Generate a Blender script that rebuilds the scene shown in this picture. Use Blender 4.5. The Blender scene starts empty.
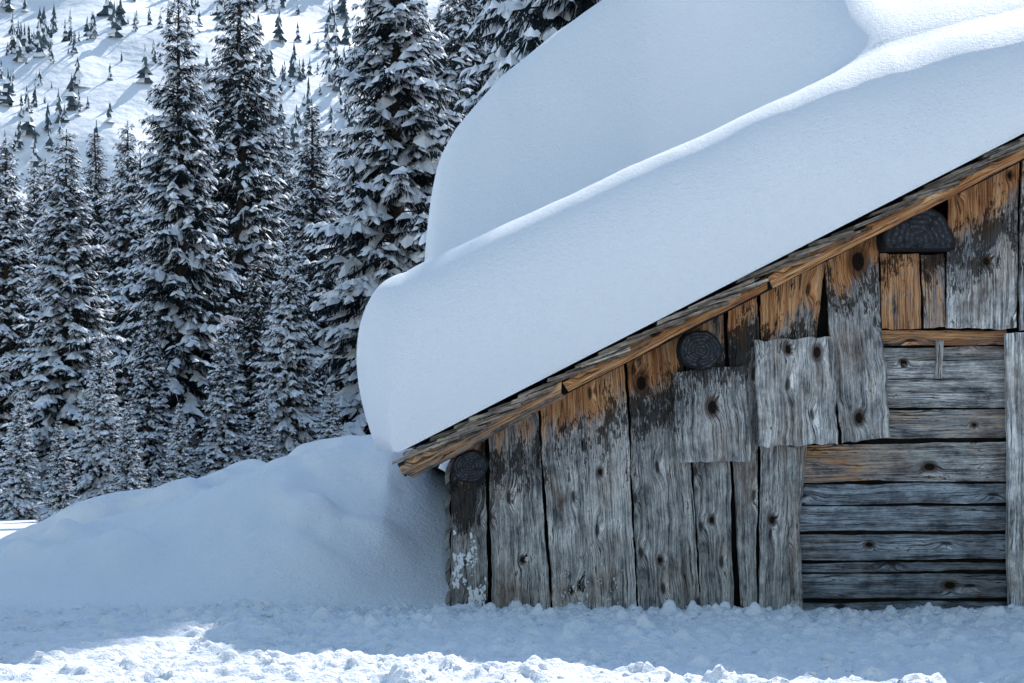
import bpy, math, random
import numpy as np
from mathutils import Vector
random.seed(7); rng=np.random.default_rng(7)
S=bpy.context.scene
CH=1.2; FP=1920.0; HZ=413.0
def W(px,py,d): return ((px-512)*d/FP, d, CH+(HZ-py)*d/FP)

# ------------------------------------------------------------ helpers
def hsh(a,b,s):
    n=(a*374761393+b*668265263+s*1274126177)&0x7fffffff
    n=((n^(n>>13))*1103515245)&0x7fffffff
    n=(n^(n>>16))&0xffff
    return n/65535.0
def vn(x,y,s=0):
    xi=np.floor(x).astype(np.int64); yi=np.floor(y).astype(np.int64)
    fx=x-xi; fy=y-yi
    fx=fx*fx*fx*(fx*(fx*6-15)+10); fy=fy*fy*fy*(fy*(fy*6-15)+10)
    return (hsh(xi,yi,s)*(1-fx)+hsh(xi+1,yi,s)*fx)*(1-fy)+(hsh(xi,yi+1,s)*(1-fx)+hsh(xi+1,yi+1,s)*fx)*fy-.5
def fbm(x,y,s=0,o=4):
    r=0;a=1.0
    for i in range(o):
        r=r+a*vn(x,y,s+i*17); x=x*2.03+3.1; y=y*2.03+1.7; a*=.5
    return r
def sst(a,b,x):
    t=np.clip((x-a)/(b-a),0,1); return t*t*(3-2*t)
def build(name,V,polys,mats,midx=None,smooth=True,parent=None):
    me=bpy.data.meshes.new(name)
    V=np.asarray(V,dtype=np.float32)
    me.vertices.add(len(V)); me.vertices.foreach_set('co',V.ravel())
    loops=np.concatenate([p.ravel() for p in polys]).astype(np.int32)
    tot=np.concatenate([np.full(len(p),p.shape[1]) for p in polys]).astype(np.int32)
    st=np.concatenate([[0],np.cumsum(tot)[:-1]]).astype(np.int32)
    me.loops.add(len(loops)); me.loops.foreach_set('vertex_index',loops)
    me.polygons.add(len(tot)); me.polygons.foreach_set('loop_start',st); me.polygons.foreach_set('loop_total',tot)
    if midx is not None: me.polygons.foreach_set('material_index',np.asarray(midx,dtype=np.int32))
    me.polygons.foreach_set('use_smooth',np.full(len(tot),smooth,dtype=bool))
    for m in mats: me.materials.append(m)
    me.update(calc_edges=True); me.validate()
    ob=bpy.data.objects.new(name,me); S.collection.objects.link(ob)
    if parent: ob.parent=parent
    return ob
def gridf(nr,nc):
    a=np.arange(nr*nc).reshape(nr,nc)
    return np.stack([a[:-1,:-1],a[:-1,1:],a[1:,1:],a[1:,:-1]],-1).reshape(-1,4)

class N:
    def __init__(s,name):
        s.m=bpy.data.materials.new(name); s.m.use_nodes=True; s.t=s.m.node_tree; s.t.nodes.clear()
        s.out=s.n('ShaderNodeOutputMaterial'); s.b=s.n('ShaderNodeBsdfPrincipled')
        s.t.links.new(s.b.outputs[0],s.out.inputs[0])
    def n(s,ty,**k):
        x=s.t.nodes.new(ty)
        for a,b in k.items(): setattr(x,a,b)
        return x
    def L(s,a,b): s.t.links.new(a,b)
    def put(s,sock,v):
        if isinstance(v,bpy.types.NodeSocket): s.L(v,sock)
        else: sock.default_value=v
    def math(s,op,a,b=None,c=None,clamp=False):
        x=s.n('ShaderNodeMath',operation=op,use_clamp=clamp); s.put(x.inputs[0],a)
        if b is not None: s.put(x.inputs[1],b)
        if c is not None: s.put(x.inputs[2],c)
        return x.outputs[0]
    def noise(s,vec,scale=1,detail=3,rough=.55,dist=0):
        x=s.n('ShaderNodeTexNoise'); s.L(vec,x.inputs['Vector'])
        x.inputs['Scale'].default_value=scale; x.inputs['Detail'].default_value=detail
        x.inputs['Roughness'].default_value=rough; x.inputs['Distortion'].default_value=dist
        return x.outputs['Fac']
    def vmul(s,vec,v):
        x=s.n('ShaderNodeVectorMath',operation='MULTIPLY'); s.L(vec,x.inputs[0]); x.inputs[1].default_value=v; return x.outputs[0]
    def rng(s,v,a,b,c=0,d=1,smooth=True):
        x=s.n('ShaderNodeMapRange'); x.interpolation_type='SMOOTHSTEP' if smooth else 'LINEAR'
        s.put(x.inputs[0],v); 
        for i,k in enumerate((a,b,c,d)): s.put(x.inputs[i+1],k)
        return x.outputs[0]
    def ramp(s,v,st):
        x=s.n('ShaderNodeValToRGB'); s.L(v,x.inputs[0]); e=x.color_ramp.elements
        while len(e)<len(st): e.new(.5)
        for i,(p,c) in enumerate(st): e[i].position=p; e[i].color=(*c,1)
        return x.outputs[0]
    def mix(s,f,a,b,mode='MIX'):
        x=s.n('ShaderNodeMix',data_type='RGBA',blend_type=mode)
        s.put(x.inputs[0],f); s.put(x.inputs[6],a if isinstance(a,bpy.types.NodeSocket) else (*a,1)); s.put(x.inputs[7],b if isinstance(b,bpy.types.NodeSocket) else (*b,1))
        return x.outputs[2]
    def attr(s,nm): return s.n('ShaderNodeAttribute',attribute_name=nm).outputs['Fac']
    def bump(s,h,st,dist):
        x=s.n('ShaderNodeBump'); x.inputs['Strength'].default_value=st; x.inputs['Distance'].default_value=dist
        s.L(h,x.inputs['Height']); s.L(x.outputs[0],s.b.inputs['Normal'])

def snow_mat(name,scales,st,dist,col=(.885,.920,.995)):
    m=N(name); co=m.n('ShaderNodeTexCoord').outputs['Object']
    h=None
    for sc,w in scales:
        v=m.math('MULTIPLY',m.noise(co,sc,2,.6),w)
        h=v if h is None else m.math('ADD',h,v)
    m.b.inputs['Base Color'].default_value=(*col,1); m.b.inputs['Roughness'].default_value=.62
    m.b.inputs['Specular IOR Level'].default_value=.25
    if h: m.bump(h,st,dist)
    return m.m
M_snow=snow_mat('snow_ground',[(18,.9),(55,.8),(170,.4)],.8,.02)
M_rsnow=snow_mat('snow_roof',[(7,.35),(36,.42),(110,.48)],.9,.02)
M_tsnow=snow_mat('snow_branches',[],0,0,(.86,.905,.99))
M_msnow=snow_mat('snow_mountain',[(.12,1),(.4,.3)],.35,3.0)

def wood_mat(name,tint=(1,1,1),dark=1.0):
    m=N(name)
    uv=m.n('ShaderNodeUVMap',uv_map='grain').outputs[0]
    sp=m.n('ShaderNodeSeparateXYZ'); m.L(uv,sp.inputs[0]); u,v=sp.outputs[0],sp.outputs[1]
    rn=m.attr('rnd'); kn=m.attr('knot')
    vo=m.math('ADD',v,m.math('MULTIPLY',rn,37.0)); uo=m.math('ADD',u,m.math('MULTIPLY',rn,13.0))
    def comb(a,b):
        x=m.n('ShaderNodeCombineXYZ'); m.L(a,x.inputs[0]); m.L(b,x.inputs[1]); return x.outputs[0]
    base=comb(uo,vo)
    vo_=m.n('ShaderNodeTexVoronoi'); vo_.voronoi_dimensions='2D'; m.L(m.vmul(base,(6.0,2.2,1)),vo_.inputs['Vector']); vo_.inputs['Scale'].default_value=1
    kd=vo_.outputs['Distance']
    sepc=m.n('ShaderNodeSeparateColor'); m.L(vo_.outputs['Color'],sepc.inputs[0])
    ks=m.math('GREATER_THAN',sepc.outputs[0],.68)
    kmask=m.math('MULTIPLY',m.rng(kd,.34,.0,0,1),ks)
    kcore=m.math('MULTIPLY',m.rng(kd,.12,.05,0,1),ks)
    w=m.math('MULTIPLY',m.math('SUBTRACT',m.noise(m.vmul(base,(3,1.0,1)),1,2),.5),.022)
    u2=m.math('ADD',m.math('ADD',m.math('ADD',uo,w),m.math('MULTIPLY',kmask,.035)),m.math('MULTIPLY',kn,.04))
    gb=comb(u2,vo)
    g0=m.noise(m.vmul(gb,(560,14,1)),1,2,.75)
    g1=m.noise(m.vmul(gb,(190,2.6,1)),1,4,.75)
    g2=m.noise(m.vmul(gb,(40,.8,1)),1,3,.65)
    g3=m.noise(m.vmul(gb,(38,.7,1)),1,2,.6)
    p=m.noise(m.vmul(base,(8,4.2,1)),1,5,.72)
    pl=m.noise(m.vmul(base,(3.0,1.6,7)),1,3,.6)
    sp2=m.noise(m.vmul(gb,(110,18,1)),1,4,.78)
    val=m.math('ADD',m.math('ADD',m.math('MULTIPLY',g1,.40),m.math('MULTIPLY',g2,.34)),m.math('ADD',m.math('MULTIPLY',p,.48),m.math('MULTIPLY',g0,.30)))
    grey=m.ramp(val,[(.62,(.013,.014,.018)),(.69,(.10,.104,.113)),(.77,(.36,.365,.375)),(.88,(.80,.80,.79))])
    warm=m.mix(m.rng(pl,.48,.72,0,.42),grey,(.21,.125,.072),'MIX')
    bright=m.rng(rn,0,1,.62,1.4,False)
    bc=m.n('ShaderNodeCombineColor')
    for i in range(3): m.L(m.math('MULTIPLY',bright,tint[i]*dark),bc.inputs[i])
    c=m.mix(1.0,warm,bc.outputs[0],'MULTIPLY')
    ov=m.attr('orange')
    streak=m.math('ADD',m.math('MULTIPLY',m.math('SUBTRACT',g1,.5),1.1),m.math('ADD',m.math('MULTIPLY',m.math('SUBTRACT',g2,.5),1.4),m.math('MULTIPLY',m.math('SUBTRACT',p,.5),1.8)))
    of=m.rng(m.math('ADD',ov,streak),.0,.55)
    oc=m.ramp(m.math('ADD',m.math('MULTIPLY',g1,.5),m.math('ADD',m.math('MULTIPLY',g2,.3),m.math('MULTIPLY',pl,.2))),[(.38,(.07,.019,.008)),(.44,(.32,.105,.032)),(.52,(.72,.34,.13)),(.64,(.90,.68,.44))])
    c=m.mix(m.math('MULTIPLY',of,.93),c,oc)
    bl=m.attr('black')
    bf=m.rng(m.math('ADD',bl,m.math('ADD',m.math('MULTIPLY',m.math('SUBTRACT',sp2,.5),2.1),m.math('ADD',m.math('MULTIPLY',m.math('SUBTRACT',g2,.5),.9),m.math('MULTIPLY',m.math('SUBTRACT',p,.5),2.6)))),.40,.64)
    c=m.mix(m.math('MULTIPLY',bf,.9),c,(.011,.011,.013))
    # placed knots: brown halo, black heart
    c=m.mix(m.rng(m.math('ADD',kn,m.math('MULTIPLY',m.math('SUBTRACT',g1,.5),.5)),.25,.6,0,.75),c,(.085,.038,.018))
    c=m.mix(m.rng(m.math('ADD',kn,m.math('MULTIPLY',m.math('SUBTRACT',p,.5),.4)),.66,.8,0,.95),c,(.008,.007,.006))
    c=m.mix(m.math('MULTIPLY',kcore,.85),c,(.016,.011,.010))
    crack=m.rng(m.math('ABSOLUTE',m.math('SUBTRACT',g3,.5)),.003,.012,1,0)
    crack=m.math('MULTIPLY',crack,m.rng(p,.44,.56))
    c=m.mix(m.math('MULTIPLY',crack,.94),c,(.005,.005,.006))
    m.L(c,m.b.inputs['Base Color']); m.b.inputs['Roughness'].default_value=.88
    m.b.inputs['Specular IOR Level'].default_value=.15
    h=m.math('SUBTRACT',m.math('ADD',m.math('MULTIPLY',g1,1.2),m.math('MULTIPLY',g2,1.2)),m.math('MULTIPLY',crack,1.8))
    m.bump(h,1.0,.012); return m.m
M_wood=wood_mat('weathered_wood',(1.02,1.01,1.01),1.28)
M_woodb=wood_mat('weathered_wood_blue',(.76,.85,.96),.95)
M_woodr=wood_mat('roof_timber',(1.0,.84,.70),1.0)

def logend_mat():
    m=N(name='log_end'); r=m.attr('rad'); an=m.attr('ang'); co=m.n('ShaderNodeTexCoord').outputs['Object']
    nz=m.noise(co,16,4,.65)
    rr=m.math('ADD',m.math('MULTIPLY',r,40.0),m.math('MULTIPLY',nz,12.0))
    s=m.rng(m.math('SINE',rr),-1,1)
    cr=m.math('SINE',m.math('ADD',m.math('MULTIPLY',an,5.0),m.math('MULTIPLY',nz,7.0)))
    crk=m.math('MULTIPLY',m.rng(cr,.93,.99),m.rng(r,.15,.4))
    c=m.ramp(m.math('ADD',m.math('MULTIPLY',s,.26),m.math('MULTIPLY',m.noise(co,45,4,.7),.8)),[(.3,(.004,.005,.007)),(.66,(.026,.030,.042)),(.85,(.14,.15,.18))])
    c=m.mix(m.rng(r,.86,.97),c,(.005,.005,.006))
    c=m.mix(crk,c,(.002,.002,.003))
    m.L(c,m.b.inputs['Base Color']); m.b.inputs['Roughness'].default_value=.8
    m.bump(m.math('SUBTRACT',m.math('ADD',m.math('MULTIPLY',s,.4),m.noise(co,50,3)),m.math('MULTIPLY',crk,2.0)),.7,.008); return m.m
M_log=logend_mat()
def simple(name,c1,c2,sc,rough=.85,bst=0,bd=.02):
    m=N(name); co=m.n('ShaderNodeTexCoord').outputs['Object']; f=m.noise(co,sc,1)
    m.L(m.mix(m.rng(f,.3,.7),c1,c2),m.b.inputs['Base Color']); m.b.inputs['Roughness'].default_value=rough
    m.b.inputs['Specular IOR Level'].default_value=.2
    if bst: m.bump(f,bst,bd)
    return m.m
M_needle=simple('spruce_needles',(.006,.013,.020),(.020,.036,.043),3,.8)
M_bark=simple('spruce_bark',(.03,.024,.02),(.08,.065,.055),14)
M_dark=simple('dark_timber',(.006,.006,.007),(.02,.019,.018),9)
M_far=simple('hazed_needles',(.045,.07,.09),(.10,.135,.16),.3)  # distant haze painted into the needle colour, paler and bluer

# ------------------------------------------------------------ barn timber builder
XE=-.68; ZE=.963; SL=.511; XR=4.2
KN=[(711,407,.035),(786,350,.022),(815,353,.032),(857,262,.055),(641,383,.04),(858,418,.03),(930,467,.03),(905,362,.018),(951,586,.03),(600,472,.02),(522,560,.018),(660,560,.02),(712,520,.02),(772,520,.022),(985,262,.025),(870,545,.02),(975,425,.016),(571,590,.018),(1008,176,.02)]
KN=[((a-512)/160.,CH+(HZ-b)/160.,r) for a,b,r in KN]
def roof(x):
    x=np.asarray(x,dtype=float); xx=XR-np.sqrt((x-XR)**2+.0004)
    return ZE+SL*(xx-XE)
barn=bpy.data.objects.new('wooden_barn',None); S.collection.objects.link(barn); barn.location=(0,0,0)
class Acc:
    def __init__(s): s.V=[];s.F=[];s.uv=[];s.r=[];s.o=[];s.b=[];s.k=[];s.n=0
    def plank(s,c,th=.03,grain='v',o=0,b=0,bulge=.004,wav=.006,rnd=None,od=.22,warp=.006,dens=.03,ofade=None,cap=90):
        TL,TR,BR,BL=[np.array(q,float) for q in c]
        nrm=np.cross(TR-TL,BL-TL); nrm/=np.linalg.norm(nrm)
        wd=(np.linalg.norm(TR-TL)+np.linalg.norm(BR-BL))/2; ht=(np.linalg.norm(BL-TL)+np.linalg.norm(BR-TR))/2
        nx=int(max(4,min(cap,wd/dens))); nz=int(max(4,min(cap,ht/dens)))
        if rnd is None: rnd=random.random()
        a=np.linspace(0,1,nx+1); e=np.linspace(0,1,nz+1); A,E=np.meshgrid(a,e)
        k=random.random()*100
        if grain=='v':
            wob=wav*2*(fbm(E*ht*3+k,A*2.0+k,3)+ .4*fbm(E*ht*14+k,A*3+k,9)); A2=A+wob/wd; E2=E+ (fbm(A*wd*18+k,E*0+k,5)*.014/ht)*(np.abs(E-.5)*2)**4
        else:
            wob=wav*2*(fbm(A*wd*2+k,E*2.0+k,3)+.3*fbm(A*wd*12+k,E*3+k,9)); E2=E+wob/ht; A2=A+fbm(E*ht*18+k,A*0+k,5)*.012/wd*(np.abs(A-.5)*2)**4
        P=(TL*(1-A2[...,None])+TR*A2[...,None])*(1-E2[...,None])+(BL*(1-A2[...,None])+BR*A2[...,None])*E2[...,None]
        q=A if grain=='v' else E; l=(E*ht if grain=='v' else A*wd)
        off=-bulge*(1-np.abs(2*q-1)**2.5)*1.0 + warp*fbm(l*1.5+k,q*1.2+k,21)*1.6+ .003*fbm(q*9+k,l*3,33)
        P=P+off[...,None]*nrm
        front=P.reshape(-1,3); base=s.n
        g=np.arange((nz+1)*(nx+1)).reshape(nz+1,nx+1)
        rim=np.concatenate([g[0,:],g[1:,-1],g[-1,-2::-1],g[-2:0:-1,0]])
        rf=front[rim]; rb=rf+nrm*th
        V=np.concatenate([front,rf,rb]); nf=len(front); nr=len(rim)
        F=[gridf(nz+1,nx+1)+base]
        i=np.arange(nr); j=(i+1)%nr
        F.append(np.stack([nf+i,nf+nr+i,nf+nr+j,nf+j],-1)+base)
        uvu=(q*(wd if grain=='v' else ht)).ravel(); uvv=l.ravel()
        uvu=np.concatenate([uvu,uvu[rim],uvu[rim]+th]); uvv=np.concatenate([uvv,uvv[rim],uvv[rim]])
        below=np.maximum(roof(V[:,0])-.17-V[:,2],0)
        od=od*random.uniform(.8,1.2)
        below=below+.16*fbm(V[:,0]*8+k,V[:,2]*1.5,44,3)
        oo=o*np.exp(-(np.maximum(below,0)/od)**1.6)-.20 if o<2 else np.full(len(V),o-2)
        if ofade is not None: oo=oo-ofade[2]*sst(ofade[0],ofade[1],V[:,0])
        if o==0: oo=oo*0-.6
        bb=b*(.34+.95*np.exp(-((below-od*1.35)/(od*.9))**2))-.15
        kk=np.zeros(len(V))
        if V[:,1].max()<12.4:
            for (kx,kz,kr) in KN:
                ax,az=(1.,1.5) if grain=='v' else (1.5,1.)
                d=np.sqrt(((V[:,0]-kx)/ax)**2+((V[:,2]-kz)/az)**2)/kr
                kk=np.maximum(kk,np.clip(1.15-d*.55,0,1))
        s.V.append(V); s.F+=F; s.uv.append(np.stack([uvu,uvv],-1)); s.r.append(np.full(len(V),rnd)); s.o.append(oo); s.b.append(bb); s.k.append(kk); s.n+=len(V)
    def make(s,name,mat):
        V=np.concatenate(s.V); ob=build(name,V,s.F,[mat],parent=barn,smooth=False)
        me=ob.data; uv=np.concatenate(s.uv).astype(np.float32)
        li=np.empty(len(me.loops),dtype=np.int32); me.loops.foreach_get('vertex_index',li)
        ul=me.uv_layers.new(name='grain'); ul.data.foreach_set('uv',uv[li].ravel())
        for nm,a in (('rnd',s.r),('orange',s.o),('black',s.b),('knot',s.k)):
            at=me.attributes.new(nm,'FLOAT','POINT'); at.data.foreach_set('value',np.concatenate(a).astype(np.float32))
        return ob
def Q(d,tl,tr,br,bl): return [W(*tl,d),W(*tr,d),W(*br,d),W(*bl,d)]

A=Acc()
def ytop(px): return 481-.511*(px-400)-14
vb=[(450,485,451,489,622,11.985,.75,.85,.20),
 (488,537,493,551,628,11.998,.50,.62,.55),
 (539,624,554,637,628,11.978,1.10,.52,.78),
 (627,680,639,703,628,12.0,1.15,.66,.42),
 (684,724,703,735,628,12.012,.6,.72,.42),
 (726,759,742,756,628,12.006,1.1,.80,.55),
 (762,824,759,791,628,11.998,1.2,.58,.62),
 ]
for l,r,lb,rb,by,d,o,b,rn in vb:
    A.plank(Q(d,(l,ytop(l)),(r,ytop(r)),(rb,by),(lb,by)),o=o,b=b,rnd=rn,od=.26,wav=.008,dens=.018,cap=130)
A.plank(Q(11.975,(822,ytop(822)),(873,ytop(873)),(891,437),(842,443)),o=1.15,b=.55,rnd=.5,od=.24,wav=.014,dens=.016,cap=130)
A.plank(Q(11.93,(673,372),(746,365),(751,461),(677,462)),o=0,b=.62,rnd=.66,bulge=.008,wav=.009,dens=.012)
A.plank(Q(11.915,(753,341),(833,337),(838,444),(758,447)),o=0,b=.42,rnd=.74,bulge=.01,wav=.009,dens=.012)
A.plank(Q(11.99,(880,254),(919,254),(921,329),(882,329)),o=2.46,b=.50,rnd=.4)
A.plank(Q(11.985,(922,254),(945,254),(945,327),(924,327)),o=2.22,b=.75,rnd=.5)
A.plank(Q(11.97,(948,ytop(948)),(1019,ytop(1019)),(1016,329),(947,328)),o=1.15,b=.68,rnd=.85,od=.3,dens=.02)
A.plank(Q(11.95,(1022,ytop(1020)+6),(1068,ytop(1068)+6),(1068,330),(1020,331)),o=.6,b=.5,rnd=.8,od=.3)
A.plank(Q(11.98,(787,448),(797,448),(803,630),(793,630)),rnd=.45,b=.3,th=.08)
A.plank(Q(11.955,(1005,333),(1060,333),(1062,636),(1010,636)),rnd=.95,b=.05,th=.05)
A.plank(Q(11.99,(873,255),(878,255),(880,330),(875,330)),rnd=.3,b=.4,th=.05,dens=.02)
x=1066
while x<1860:
    w=random.uniform(45,85)
    xm=512+XR*160
    yt=ytop(x) if x<xm else ytop(2*xm-x); yt2=ytop(x+w) if x+w<xm else ytop(2*xm-x-w)
    A.plank(Q(random.choice([11.98,12.0]),(x,yt),(x+w-2,yt2),(x+w-2,630),(x,630)),o=.8,b=.5)
    x+=w
A.make('gable_boards',M_wood)
B=Acc()
B.plank(Q(12.03,(880,330),(1006,330),(1006,345),(880,346)),grain='h',o=2.45,b=.3,rnd=.21,th=.05,wav=.005,bulge=.01,dens=.015)
for a,b_,o,rn in ((347,360,0,.45),(361,379,0,.7),(380,408,0,.65),(410,438,2.02,.5)):
    B.plank(Q(12.05,(880,a),(1008,a),(1008,b_),(880,b_)),grain='h',o=o,b=.4,rnd=rn,bulge=.025,wav=.006,th=.05,dens=.014)
B.plank(Q(12.0,(936,340),(944,340),(943,378),(935,378)),rnd=.5,b=.3,dens=.02)
B.make('window_planks',M_wood)
C=Acc()
C.plank(Q(12.03,(790,445),(1010,442),(1010,481),(790,482)),grain='h',o=2.30,b=.72,rnd=.5,bulge=.015,wav=.008,th=.05,dens=.014,ofade=(2.0,2.7,.5),cap=110)
C.make('door_lintel',M_wood)
C=Acc()
for a,b_,rn in ((483,504,.85),(506,531,.7),(534,560,.75),(562,572,.55),(574,599,.35),(602,634,.2)):
    C.plank(Q(12.05,(792,a+1),(1012,a),(1012,b_-1),(792,b_)),grain='h',b=.35,rnd=rn,bulge=.02,wav=.007,th=.05,dens=.014,cap=110)
C.make('door_planks',M_woodb)
D2=Acc()
z=-.5
while z<.95:
    D2.plank([(-.392,22.4,z+.2),(-.392,12.02,z+.2),(-.392,12.02,z),(-.392,22.4,z)],grain='h',b=.4,bulge=.03,dens=.12)
    z+=.2
z=-.5
while z<.95:
    D2.plank([(8.8,12.02,z+.2),(8.8,22.4,z+.2),(8.8,22.4,z),(8.8,12.02,z)],grain='h',b=.4,bulge=.03,dens=.12)
    z+=.2
x=-.39
while x<8.75:
    x2=min(x+.38,8.8)
    D2.plank([(x2,22.42,float(roof(x2))-.15),(x,22.42,float(roof(x))-.15),(x,22.42,-.5),(x2,22.42,-.5)],b=.4,dens=.12)
    x+=.38
D2.make('side_and_back_walls',M_wood)
def prism(name,pts,y0,y1,mat):
    n=len(pts); V=[(p[0],y0,p[1]) for p in pts]+[(p[0],y1,p[1]) for p in pts]
    F=[np.array([[i,(i+1)%n,n+(i+1)%n,n+i]]) for i in range(n)]+[np.array([list(range(n))[::-1]]),np.array([list(range(n,2*n))])]
    return build(name,V,F,[mat],smooth=False,parent=barn)
rf=lambda x:float(roof(x))
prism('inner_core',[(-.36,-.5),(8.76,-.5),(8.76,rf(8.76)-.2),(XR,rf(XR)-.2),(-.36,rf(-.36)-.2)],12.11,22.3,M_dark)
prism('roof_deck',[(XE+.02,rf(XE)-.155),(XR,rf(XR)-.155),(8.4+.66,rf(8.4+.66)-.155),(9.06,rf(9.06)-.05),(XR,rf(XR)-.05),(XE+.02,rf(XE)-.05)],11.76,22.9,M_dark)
R=Acc()
def rl(x,off): return float(roof(x))+off
segs=[(-.70,.30),(.30,1.55),(1.55,3.3),(3.3,XR)]
for i,(a,b_) in enumerate(segs):
    R.plank([(a,11.70,rl(a,-.066)),(b_,11.70,rl(b_,-.066)),(b_,11.70,rl(b_,-.155)),(a+.04,11.70,rl(a+.04,-.158))],th=.05,grain='h',o=2.28+.26*(i>0),b=.28,rnd=.6,bulge=.015,wav=.008,dens=.025)
R.plank([(XR,11.70,rl(XR,-.062)),(9.08,11.70,rl(9.08,-.062)),(9.08,11.70,rl(9.08,-.165)),(XR,11.70,rl(XR,-.165))],th=.05,grain='h',o=2.1,b=.3,rnd=.5)
R.plank([(-.67,11.755,rl(-.67,-.13)),(.3,11.755,rl(.3,-.13)),(.32,11.755,rl(.32,-.175)),(-.60,11.755,rl(-.60,-.205))],th=.08,grain='h',o=2.1,b=.5,rnd=.35,bulge=.02)
R.make('rake_boards',M_woodr)
Sg=Acc()
x=-.74
ca=1/math.sqrt(1+SL*SL); sa=SL*ca
while x<XR+.1:
    for lay in range(2):
        L=random.uniform(.28,.5); t=random.uniform(.016,.026)
        y0=11.655-random.uniform(0,.06)+lay*.012
        xx=x+random.uniform(-.03,.03)+lay*.09
        tilt=random.uniform(.02,.07)
        z0=rl(min(xx,XR),-.032+lay*.02+random.uniform(-.008,.012))
        dx=L*ca; dz=L*sa-tilt
        Sg.plank([(xx,y0,z0),(xx+dx,y0,z0+dz),(xx+dx,y0,z0+dz-t),(xx,y0,z0-t)],th=.4,grain='h',b=.35,rnd=random.random(),wav=.003,bulge=.002,dens=.05,warp=.002)
    x+=random.uniform(.11,.2)
x=9.1
while x>XR:
    L=.42;z0=rl(x,-.02)
    Sg.plank([(x-L*ca,11.66,z0+L*sa-.02),(x,11.66,z0),(x,11.66,z0-.025),(x-L*ca,11.66,z0+L*sa-.045)],th=.4,grain='h',b=.4,dens=.06,wav=.002)
    x-=.2
Sg.make('roof_shingles',M_woodr)
def logend(px,py,rp,half=False,d=11.78):
    cx,cy,cz=W(px,py,d); r=rp*d/FP; ns=40
    V=[];rad=[];ang=[]
    rings=[0.0,.15,.3,.45,.6,.75,.88,.95,1.0]
    k=random.random()*50
    def zz_(t,rr,q):
        zz=math.sin(t)*rr
        return max(zz,-.25*r*q) if half else zz
    for q in rings:
        for i in range(ns):
            t=2*math.pi*i/ns; rr=r*q*(1+.06*math.sin(2*t+k)+.03*math.sin(5*t+k)+.015*math.sin(11*t))
            V.append((cx+math.cos(t)*rr,cy+.008*math.sin(q*7+k+math.sin(t*2))*q+(.02 if q==1 else (.006 if q==.95 else 0)),cz+zz_(t,rr,q))); rad.append(q); ang.append(t)
    nl=len(rings)
    for i in range(ns):
        t=2*math.pi*i/ns; rr=r*(1.03+.06*math.sin(2*t+k)+.03*math.sin(5*t+k))
        V.append((cx+math.cos(t)*rr,cy+.6,cz+zz_(t,rr,1))); rad.append(1.1); ang.append(t)
    F=[]
    for j in range(nl):
        for i in range(ns): F.append([j*ns+i,j*ns+(i+1)%ns,(j+1)*ns+(i+1)%ns,(j+1)*ns+i])
    ob=build('purlin_log',V,[np.array(F)],[M_log],parent=barn)
    for nm,a in (('rad',rad),('ang',ang)):
        at=ob.data.attributes.new(nm,'FLOAT','POINT'); at.data.foreach_set('value',np.array(a,dtype=np.float32))
logend(470,467,17); logend(701,350,21); logend(919,240,36,True); logend(1170,128,22)

# ------------------------------------------------------------ roof snow
t1x=[-1,-.6,1.75,2.4,2.9,3.4,4.2]; t1v=[1.12,1.14,1.0,1.03,.93,.80,.6]
t2x=[-1,-.67,-.46,-.1,.39,.8,1.53,2.2,3.1,4.2]; t2v=[.8,.98,1.27,1.53,1.70,1.80,1.95,2.10,1.80,1.2]
Y0=11.63; YB=22.9
ys=np.concatenate([Y0+.80*(1-np.cos(np.linspace(0,math.pi/2,40)))**1.0,np.arange(Y0+.82,13.4,.025),np.arange(13.4,20.5,.06)])
thb=np.linspace(math.pi/2,0,20); ysB=21.6+1.25*np.cos(thb)**(2/2.2); fB=np.sin(thb)**(2/2.2)
isb=np.concatenate([np.full(len(ys),-1),np.arange(20)]); ys=np.concatenate([ys,ysB])
thw=np.linspace(0,math.pi/2,26); nw=2.5
rows=[]
for y,ib in zip(ys,isb):
    ov=.05+.34*math.exp(-((y-12.45)/1.15)**2)
    f0=min(1,max(0,(y-Y0)/.6))**.5
    xl=XE-ov*f0**.8-.02
    Rr=.22+.24*math.exp(-((y-12.4)/1.0)**2)
    xw=xl+Rr*(1-np.cos(thw)**(2/nw)); gw=np.sin(thw)**(2/nw)
    xi=np.linspace(xl+Rr+.04,XR,110)
    xs=np.concatenate([xw,xi]); g=np.concatenate([gw,np.ones(len(xi))])
    t1=np.interp(xs,t1x,t1v); t2=np.interp(xs,t2x,t2v)
    wr=sst(1.5,2.6,xs)
    Y1=12.36+.05*np.sin(xs*1.7+1)+.35*wr; n1=3.0-.9*wr
    q=np.clip((Y1-y)/(Y1-Y0),0,1)
    f=(1-q**n1)**(1/n1)
    if ib>=0: f=np.full_like(xs,fB[ib])
    ya=14.2-1.85*sst(.95,2.4,xs); yb=ya+1.25+1.0*sst(1.5,2.1,xs)+3.4*sst(1.8,2.7,xs)
    tt=np.clip((y-ya)/(yb-ya),0,1)
    cv=sst(1.6,2.3,xs)
    sh=(tt*tt*(3-2*tt))*(1-cv)+(1-(1-tt)**1.7)*cv
    lip=-.05*np.exp(-((y-13.2)/.5)**2)*(1-wr)
    T=f*t1+(sh*t2+lip)*(f if ib>=0 else 1)
    T=T+.035*fbm(xs*.8,np.full_like(xs,y*.8),40,3)*f+.010*fbm(xs*4,np.full_like(xs,y*4),47,2)*f
    bul=.22*(1-g)**2*f0
    zz=ZE+SL*(np.maximum(xs,XE)-XE)+T*g
    left=np.stack([xs+bul,np.full_like(xs,y)+.03*fbm(xs*1.1,zz*1.1,77,2),zz],-1)
    left=np.concatenate([np.array([[XE+.10,y,ZE+.03]]),left])
    right=left[:-1][::-1].copy(); right[:,0]=2*XR-right[:,0]
    rows.append(np.concatenate([left,right]))
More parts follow.
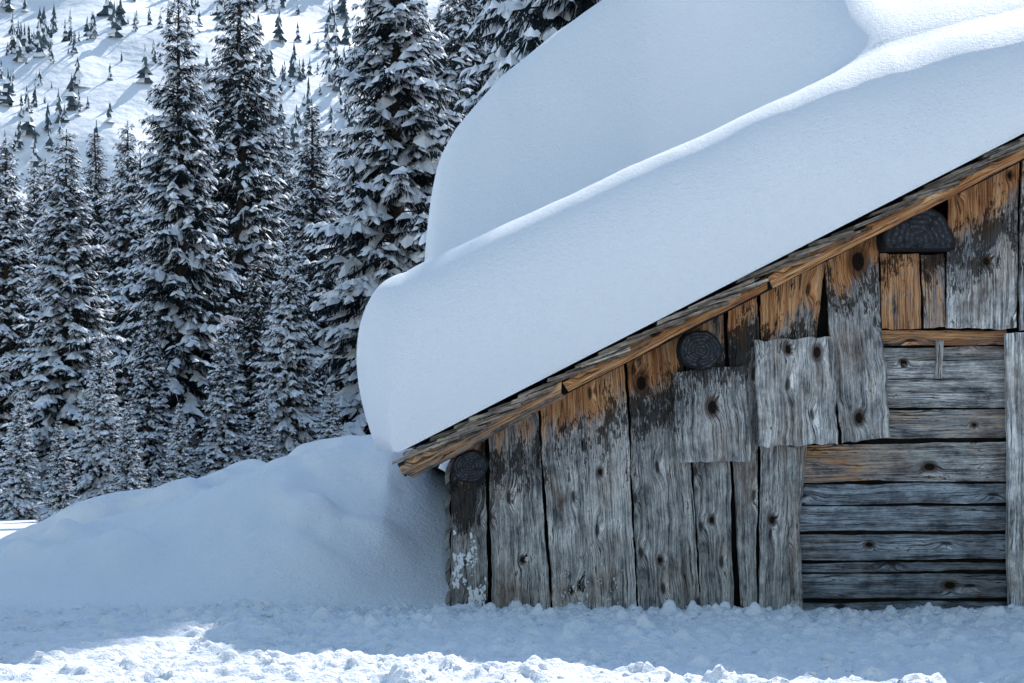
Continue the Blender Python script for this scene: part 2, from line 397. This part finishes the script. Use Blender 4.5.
G_=np.stack(rows); nr,nc=G_.shape[:2]
iR=nc//2
for it in range(60):
    sub=G_[:,iR-16:iR+17,2]; sub[:,1:-1]=.5*sub[:,1:-1]+.25*(sub[:,:-2]+sub[:,2:])
c0=np.searchsorted(G_[60,:iR,0],1.95); 
for it in range(24):
    sub=G_[34:200,c0:iR-4,2]; sub[1:-1,1:-1]=.4*sub[1:-1,1:-1]+.15*(sub[:-2,1:-1]+sub[2:,1:-1]+sub[1:-1,:-2]+sub[1:-1,2:])
build('roof_snow',G_.reshape(-1,3),[gridf(nr,nc)],[M_rsnow],parent=barn)

# ------------------------------------------------------------ ground
def spaced(a,b,st,lo,hi,gr):
    c=list(np.arange(a,b+1e-6,st)); s=st
    while c[-1]<hi: s=min(s*gr,60); c.append(c[-1]+s)
    s=st
    while c[0]>lo: s=min(s*gr,60); c.insert(0,c[0]-s)
    return np.array(c)
gx=spaced(-4.3,4.3,.018,-1500,1500,1.09)
gy=np.concatenate([spaced(7.9,12.7,.016,-60,12.7,1.1),np.arange(12.74,17.5,.045)])
gy=np.concatenate([gy,spaced(17.5,17.6,.08,17.5,1800,1.07)[1:]])
X,Yg=np.meshgrid(gx,gy)
dx_=np.array([-9,-6,-4.2,-3.3,-2.4,-2.1,-1.66,-1.27,-.87,-.45,-.2,0]); dz_=np.array([-.05,0,.14,.36,.56,.69,.82,.89,.90,.70,.4,.3])
def ground(x,y,detail=True):
    z=-.55*sst(14,34,y)+np.clip(y-38,0,90)*.05+np.clip(y-120,0,2000)*.08
    dr=np.interp(x+.10*fbm(y*.7,x*.3,5),dx_,dz_)
    prof=sst(12.15,15.0,y)**.8*(1-sst(15.3,21,y))
    z=z+np.where(x<.0,dr*prof,0)*(1-sst(-.1,0,x)*.5)
    z=z+.13*np.where(x<0,1,0)*fbm(x*.9,y*.8,8,4)*sst(12,13.5,y)*(1-sst(17,26,y))*sst(-.45,-1.2,x)
    z=z+.15*sst(.0,.34,fbm(x*1.2+y*.7,y*.6-x*.2,14,3))*prof*sst(-.5,-1.0,x)
    bz=-.012+.05*sst(2.2,3.2,x)-.02*sst(1.2,1.9,x)*(1-sst(2.4,3,x))+.03*sst(-.8,-1.5,x)
    z=z+bz*np.exp(-((y-11.45-.12*np.sin(x*2.1))/.38)**2)-.04*sst(11.0,11.8,y)*(1-sst(12,12.3,y))
    z=z+.08*fbm(x*.8,y*1.1,2,3)*(1-sst(11.0,12,y))*sst(5,8,y)*.7
    return z
Z=ground(X,Yg)
amp=(1-sst(11.9,12.5,Yg))*np.exp(-np.clip(np.abs(X)-6,0,99)/3)*sst(4,7.5,Yg)
amp=amp*(.55+.8*sst(-.15,.3,fbm(X*.7,Yg*1.2,55,2)))
Z+=amp*(.034*fbm(X*3.5,Yg*4.5,60,4)+.032*np.abs(fbm(X*12,Yg*14,61,3))+.018*fbm(X*28,Yg*30,62,2))
def clod(cx,cy,r,h):
    i0,i1=np.searchsorted(gx,[cx-r,cx+r]); j0,j1=np.searchsorted(gy,[cy-r,cy+r])
    if i1<=i0 or j1<=j0: return
    xx=X[j0:j1,i0:i1]-cx; yy=Yg[j0:j1,i0:i1]-cy
    d=np.sqrt(xx**2+(yy*random.uniform(.8,1.3))**2)/r
    d=d*(1+.5*vn((xx+cx)*26,(yy+cy)*26,71))
    Z[j0:j1,i0:i1]+=h*np.sqrt(np.clip(1-d*d,0,1))
for i in range(6500):
    cx=random.uniform(-4.2,4.2)
    cy=random.gauss(11.35,.35) if random.random()<.4 else random.uniform(8.0,11.9)
    if cy>11.9: continue
    if cx<-.6 and random.random()<.3: continue
    r=.016+.046*random.random()**2.6; clod(cx,cy,r,r*random.uniform(.2,.65))
for i in range(240):
    cx=random.uniform(-4.2,4.2); cy=random.uniform(8.2,11.3); clod(cx,cy,random.uniform(.05,.14),-random.uniform(.015,.05))
build('snow_ground',np.stack([X,Yg,Z],-1).reshape(-1,3),[gridf(len(gy),len(gx))],[M_snow])
def gz(x,y):
    i=min(max(np.searchsorted(gx,x),1),len(gx)-1); j=min(max(np.searchsorted(gy,y),1),len(gy)-1); return float(Z[j,i])

import bmesh
bm=bmesh.new(); bmesh.ops.create_icosphere(bm,subdivisions=2,radius=1); ico=np.array([v.co[:] for v in bm.verts]); icf=np.array([[v.index for v in f.verts] for f in bm.faces]); bm.free()
VV=[];FF=[];n=0
for i in range(2000):
    cx=random.uniform(-4.2,4.2); cy=random.gauss(11.3,.3) if random.random()<.5 else random.uniform(8.0,11.8)
    if cy>11.9: continue
    if cx<-.7 and random.random()<.5: continue
    r=.005+.024*random.random()**3
    s=np.array([random.uniform(.7,1.3),random.uniform(.7,1.2),random.uniform(.5,.9)])*r
    k=random.random()*90
    v=ico*(1+.8*vn(ico[:,0]*1.6+k,ico[:,1]*1.6+ico[:,2]*1.9+k,4))[:,None]
    v=v*s+np.array([cx,cy,gz(cx,cy)+r*.1])
    VV.append(v);FF.append(icf+n);n+=len(v)
build('snow_clumps',np.concatenate(VV),[np.concatenate(FF)],[M_snow])
VV=[];FF=[];n=0;c_=0
while c_<380:
    if random.random()<.75: px=random.uniform(453,486); py=random.triangular(530,612,598)
    else: px=random.uniform(555,636); py=random.triangular(550,610,604)
    if float(fbm(np.array([px/8.]),np.array([py/11.]),31,3)[0])<.05: continue
    c_+=1
    c=np.array(W(px,py,11.970)); r=random.uniform(.002,.009)*(1 if px<500 else .55)*(1.7 if random.random()<.12 else 1)
    k=random.random()*90
    v=ico*(1+1.1*vn(ico[:,0]*1.6+k,ico[:,2]*1.9+k,4))[:,None]
    VV.append(v*np.array([r,.007,r*random.uniform(.6,2.4)])+c);FF.append(icf+n);n+=len(ico)
build('blown_snow',np.concatenate(VV),[np.concatenate(FF)],[M_snow],parent=barn)

# ------------------------------------------------------------ mountain
mx=np.arange(-420,420,4.0); my=np.arange(270,900,4.0); MX,MY=np.meshgrid(mx,my)
def mz(x,y):
    return -8+.52*(y-290)+20*fbm(x/85,y/75,93,3)+4.0*fbm((x+.4*y)/24,y/40,95,2)+ -.05*x
MZ=mz(MX,MY)
build('mountain_slope',np.stack([MX,MY,MZ],-1).reshape(-1,3),[gridf(len(my),len(mx))],[M_msnow])
VV=[];FF=[];MI=[];n=0
cnt=0;ns=6
while cnt<1400:
    y=random.uniform(350,680); x=random.uniform(-.34,.14)*y
    dens=float(fbm(np.array([x/24.]),np.array([y/20.]),120,4)[0])
    if dens<.14 and random.random()>.10: continue
    cnt+=1
    h=2.0+8.5*random.random()**1.7; r=h*random.uniform(.14,.24); z0=float(mz(np.array([x]),np.array([y]))[0])-.3
    nt_=8
    for t in range(nt_):
        a=t/nt_; zb=h*(.05+.86*a); zt=min(h,zb+h*.20); rr=r*(1-a**.8*.93)*random.uniform(.65,1.25)
        ang=np.arange(ns)*2*math.pi/ns+random.random()*6
        rj=rr*(1+1.1*(rng.random(ns)-.5))
        ring=np.stack([x+np.cos(ang)*rj,y+np.sin(ang)*rj,z0+zb-h*.06*rng.random(ns)],-1)
        VV.append(np.concatenate([ring,[[x+random.uniform(-.1,.1)*r,y,z0+zt]]]))
        FF.append(np.array([[n+i,n+(i+1)%ns,n+ns] for i in range(ns)])); MI+= [1 if random.random()<.38 else 0 for _ in range(ns)]; n+=ns+1
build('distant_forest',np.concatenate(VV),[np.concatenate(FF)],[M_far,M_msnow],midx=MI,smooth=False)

# ------------------------------------------------------------ spruces
def spruce_mesh(seed,H=12.0,RR=1.65,load=.8,lump=1.0):
    r=np.random.default_rng(seed); P=[];Dv=[];Sv=[];Ln=[];Wd=[];Sn=[]
    bs=[]
    z=.35
    while z<H-.25:
        q=z/H
        nb=int(r.integers(8,12)) if q<.8 else int(r.integers(5,8))
        a0=r.random()*6.28
        for k in range(nb):
            az=a0+k*6.283/nb+r.normal(0,.25)
            L=(RR*(1-q)**.78*(.92 if q>.1 else .8)*r.uniform(.5,1.15)+.12)
            if r.random()<.10: L*=1.2
            el=math.radians(-12+50*q+r.normal(0,7)); dr=(.24+.2*r.random())*(1-q*.5)
            bs.append((z+r.normal(0,.1),az,L,el,dr,r.uniform(.2,1.4)))
        z+=.28*(1-.38*q)
    for (z,az,L,el,dr,ld) in bs:
        o=np.array([math.cos(az),math.sin(az),0.]); sd=np.array([-o[1],o[0],0.])
        n=max(3,int(L/.095))
        for i in range(n):
            t=(i+.8)/n; s=t*L
            if t<.15 and L>.8: continue
            p=o*(.04+s*math.cos(el))+np.array([0,0,z+s*math.sin(el)-dr*s*s/max(L,.5)*1.2+.08*t**4*L])
            for sgn in ((-1,1) if i<n-1 else (0,)):
                tl=(.10+.34*min(1,(L-s)*.8+.1))*r.uniform(.6,1.25)*(.65+.35*min(1,L))
                fwd=o*r.uniform(.5,.9)+sd*sgn*r.uniform(.4,.9)+np.array([0,0,r.uniform(-.8,-.15)])
                fwd/=np.linalg.norm(fwd)
                s2=np.cross(fwd,[0,0,1]); s2/=np.linalg.norm(s2)+1e-6
                P.append(p+r.normal(0,.02,3));Dv.append(fwd);Sv.append(s2);Ln.append(tl);Wd.append(tl*r.uniform(.24,.40)+.02);Sn.append(r.random()<load*ld*(.38+.68*t))
    P=np.array(P);Dv=np.array(Dv);Sv=np.array(Sv);Ln=np.array(Ln)[:,None];Wd=np.array(Wd)[:,None];Sn=np.array(Sn)
    nT=len(P); V=[];F3=[];mi=[];off=0
    for k in range(8):
        a=k/8.; side=(-1)**k
        a0=r.uniform(-.05,.05,(nT,1))+a*.8
        tipx=a0+r.uniform(.22,.45,(nT,1)); tipy=side*r.uniform(.5,1.3,(nT,1))*(1-.5*a); tipz=-r.uniform(.2,1.5,(nT,1))
        if k==7: tipy=tipy*.1; tipx=a0+.4
        b1=P+Dv*Ln*(a0-.07); b2=P+Dv*Ln*(a0+.12)
        tp=P+Dv*Ln*tipx+Sv*Wd*tipy+np.array([0,0,1.])*Wd*tipz
        V.append(np.stack([b1,b2,tp],1).reshape(-1,3)); F3.append(np.arange(nT*3).reshape(-1,3)+off); off+=nT*3; mi.append(np.where(r.random(nT)<.05,2,0))
    Pn,Dn,Sn_,Lnn,Wn=P[Sn],Dv[Sn],Sv[Sn],Ln[Sn],Wd[Sn]; m=len(Pn)
    tmpl=[(-.12,.0,0),(.15,.62,-.05),(.6,.62,-.1),(1.0,.25,-.1),(1.12,0,-.12),(1.0,-.25,-.1),(.6,-.62,-.1),(.15,-.62,-.05),(.2,0,.42),(.7,0,.38)]
    sz=r.uniform(.35,1.4,(m,1))*lump
    vs=[]
    for (a,b,c) in tmpl:
        ja=a+r.normal(0,.07,(m,1)); jb=b*r.uniform(.6,1.4,(m,1)); jc=c*r.uniform(.7,1.3,(m,1))
        vs.append(Pn+Dn*Lnn*ja*np.minimum(sz,1)+Sn_*Wn*jb*sz+np.array([0,0,1.])*(Wn*jc*sz*1.25+.012))
    V.append(np.stack(vs,1).reshape(-1,3))
    tf=np.array([(0,1,8),(0,8,7),(1,2,8),(2,9,8),(2,3,9),(3,4,9),(4,5,9),(5,6,9),(6,8,9),(6,7,8)])
    F3.append((np.arange(m)[:,None,None]*10+tf[None]).reshape(-1,3)+off); mi.append(np.full(m*10,2)); off+=m*10
    ns=10; tr=[];rows=14
    for j in range(rows):
        zz=H*j/(rows-1); rad=.19*(1-j/(rows-1))+.012
        for i in range(ns): a=i*6.283/ns; tr.append((rad*math.cos(a)+.02*math.sin(j*1.3),rad*math.sin(a),zz-.3*(j==0)))
    V.append(np.array(tr)); q=[]
    for j in range(rows-1):
        for i in range(ns): q.append([off+j*ns+i,off+j*ns+(i+1)%ns,off+(j+1)*ns+(i+1)%ns,off+(j+1)*ns+i])
    off+=rows*ns
    bv=[];bf=[]
    for (z,az,L,el,dr,ld) in bs:
        o=np.array([math.cos(az),math.sin(az),0.]); sd=np.array([-o[1],o[0],0.]); b0=off+len(bv)
        for j in range(4):
            s=L*j/3.*.95; c=o*(s*math.cos(el))+np.array([0,0,z+s*math.sin(el)-dr*s*s/max(L,.5)*1.2]); w=.018*(1-j/3.2)+.003
            bv+= [c+sd*w,c-sd*w,c+np.array([0,0,-w*1.5])]
        for j in range(3):
            for a,b in ((0,1),(1,2),(2,0)): bf.append([b0+j*3+a,b0+j*3+b,b0+j*3+3+b,b0+j*3+3+a])
    V.append(np.array(bv)); q+=bf
    F3=np.concatenate(F3); q=np.array(q)
    midx=np.concatenate([np.concatenate(mi),np.full(len(q),1)])
    ob=build('tmp',np.concatenate(V),[F3,q],[M_needle,M_bark,M_tsnow],midx=midx,smooth=False)
    me=ob.data; me.name='spruce_variant'; bpy.data.objects.remove(ob); 
    return me
vars_=[spruce_mesh(1,12,2.0,.78,1.15),spruce_mesh(2,12,2.15,.98,1.25),spruce_mesh(3,12,1.9,.66,1.05),spruce_mesh(4,12,2.4,1.15,1.35)]
def put_tree(x,d,h,v,wid):
    g=float(ground(np.array([x]),np.array([float(d)]))[0])-.15
    s=(h if h>0 else 1)/12.0
    ob=bpy.data.objects.new('spruce_tree',vars_[v]); S.collection.objects.link(ob)
    ob.location=(x,d,g); ws=s*wid; ob.scale=(ws,ws,s); ob.rotation_euler=(random.uniform(-.015,.015),random.uniform(-.02,.02),random.random()*6.28)
def tree(px,top,d,v,wid=1.0):
    x=(px-512)*d/FP; zt=CH+(HZ-top)*d/FP
    g=float(ground(np.array([x]),np.array([float(d)]))[0])-.15
    put_tree(x,d,zt-g,v,wid)
L=[(185,-8,38,0,1.1),(243,-45,42,2,1.15),(400,-130,36,1,1.15),(66,128,40,1,1.2),(8,138,43,0,1.25),(312,98,50,2,1.15),
(100,330,33,3,1.0),(290,232,34,3,.95),(222,320,31.5,1,1.15),(18,392,31,3,1.1),(345,262,37,1,1.0),(150,300,36,0,1.1),(255,250,38,2,1.2),
(60,420,30,1,1.2),(180,400,31,3,1.1),(128,400,31.5,1,1.2),(330,380,32,3,1.1),(265,390,31,1,1.2),(128,120,56,0,1.1),(100,128,60,2,1.1),(36,165,56,1,1.1),(282,118,62,0,1),(345,150,58,1,1.2),
(455,-60,47,1,1.1),(485,-110,52,0,1.1),(530,-130,50,1,1.15),(575,-100,57,2,1.15),(612,-150,55,1,1.1),(-40,90,44,1,1),(-30,300,33,3,1)]
for t in L: tree(*t)
for i in range(16):
    px=20+i*27+random.uniform(-12,12); tree(px,random.uniform(150,235),random.uniform(58,75),i%4,random.uniform(1.15,1.4))
# spruces added behind the barn, mostly hidden, to cast shade on the drift
for x,y,h,v in ((1.1,25.4,16.5,1),(2.0,26.3,18,1),(2.9,25.3,18,1),(3.8,26.2,18,1),(4.6,25.4,16,1),(1.2,28.4,20,1),(2.1,28.0,20.5,1),(3.0,28.6,20.5,1),(3.9,28.2,20,1),(4.8,28.6,18.5,1),(1.6,30.8,22,1),(2.7,31,22,1),(3.7,31,22,1),(4.7,31,21,1)):
    put_tree(x,y,h,v,.80)

# ------------------------------------------------------------ light
EL=math.radians(42.5); AZ=math.radians(21)
s=Vector((math.sin(AZ)*math.cos(EL),math.cos(AZ)*math.cos(EL),math.sin(EL)))
sd=bpy.data.lights.new('sun','SUN'); sd.energy=5.0; sd.angle=math.radians(.53); sd.color=(1,.96,.90)
so=bpy.data.objects.new('sun',sd); S.collection.objects.link(so); so.rotation_euler=s.to_track_quat('Z','Y').to_euler(); so.location=(10,40,40)
w=bpy.data.worlds.new('World'); S.world=w; w.use_nodes=True; nt=w.node_tree
bg=nt.nodes['Background']; sky=nt.nodes.new('ShaderNodeTexSky'); sky.sky_type='NISHITA'; sky.sun_disc=False
sky.sun_elevation=EL; sky.sun_rotation=AZ; sky.altitude=0; sky.air_density=2.1; sky.dust_density=.4; sky.ozone_density=4.0
nt.links.new(sky.outputs[0],bg.inputs[0]); bg.inputs[1].default_value=.15
S.view_settings.view_transform='Standard'; S.view_settings.look='None'; S.view_settings.exposure=0
cd=bpy.data.cameras.new('camera'); cam=bpy.data.objects.new('camera',cd); S.collection.objects.link(cam)
cam.location=(0,0,CH); cam.rotation_euler=(math.radians(90),0,0); cd.sensor_width=36; cd.lens=36*FP/1024
cd.shift_y=(HZ-341.5)/1024; cd.clip_end=5000; cd.clip_start=.05
S.camera=cam
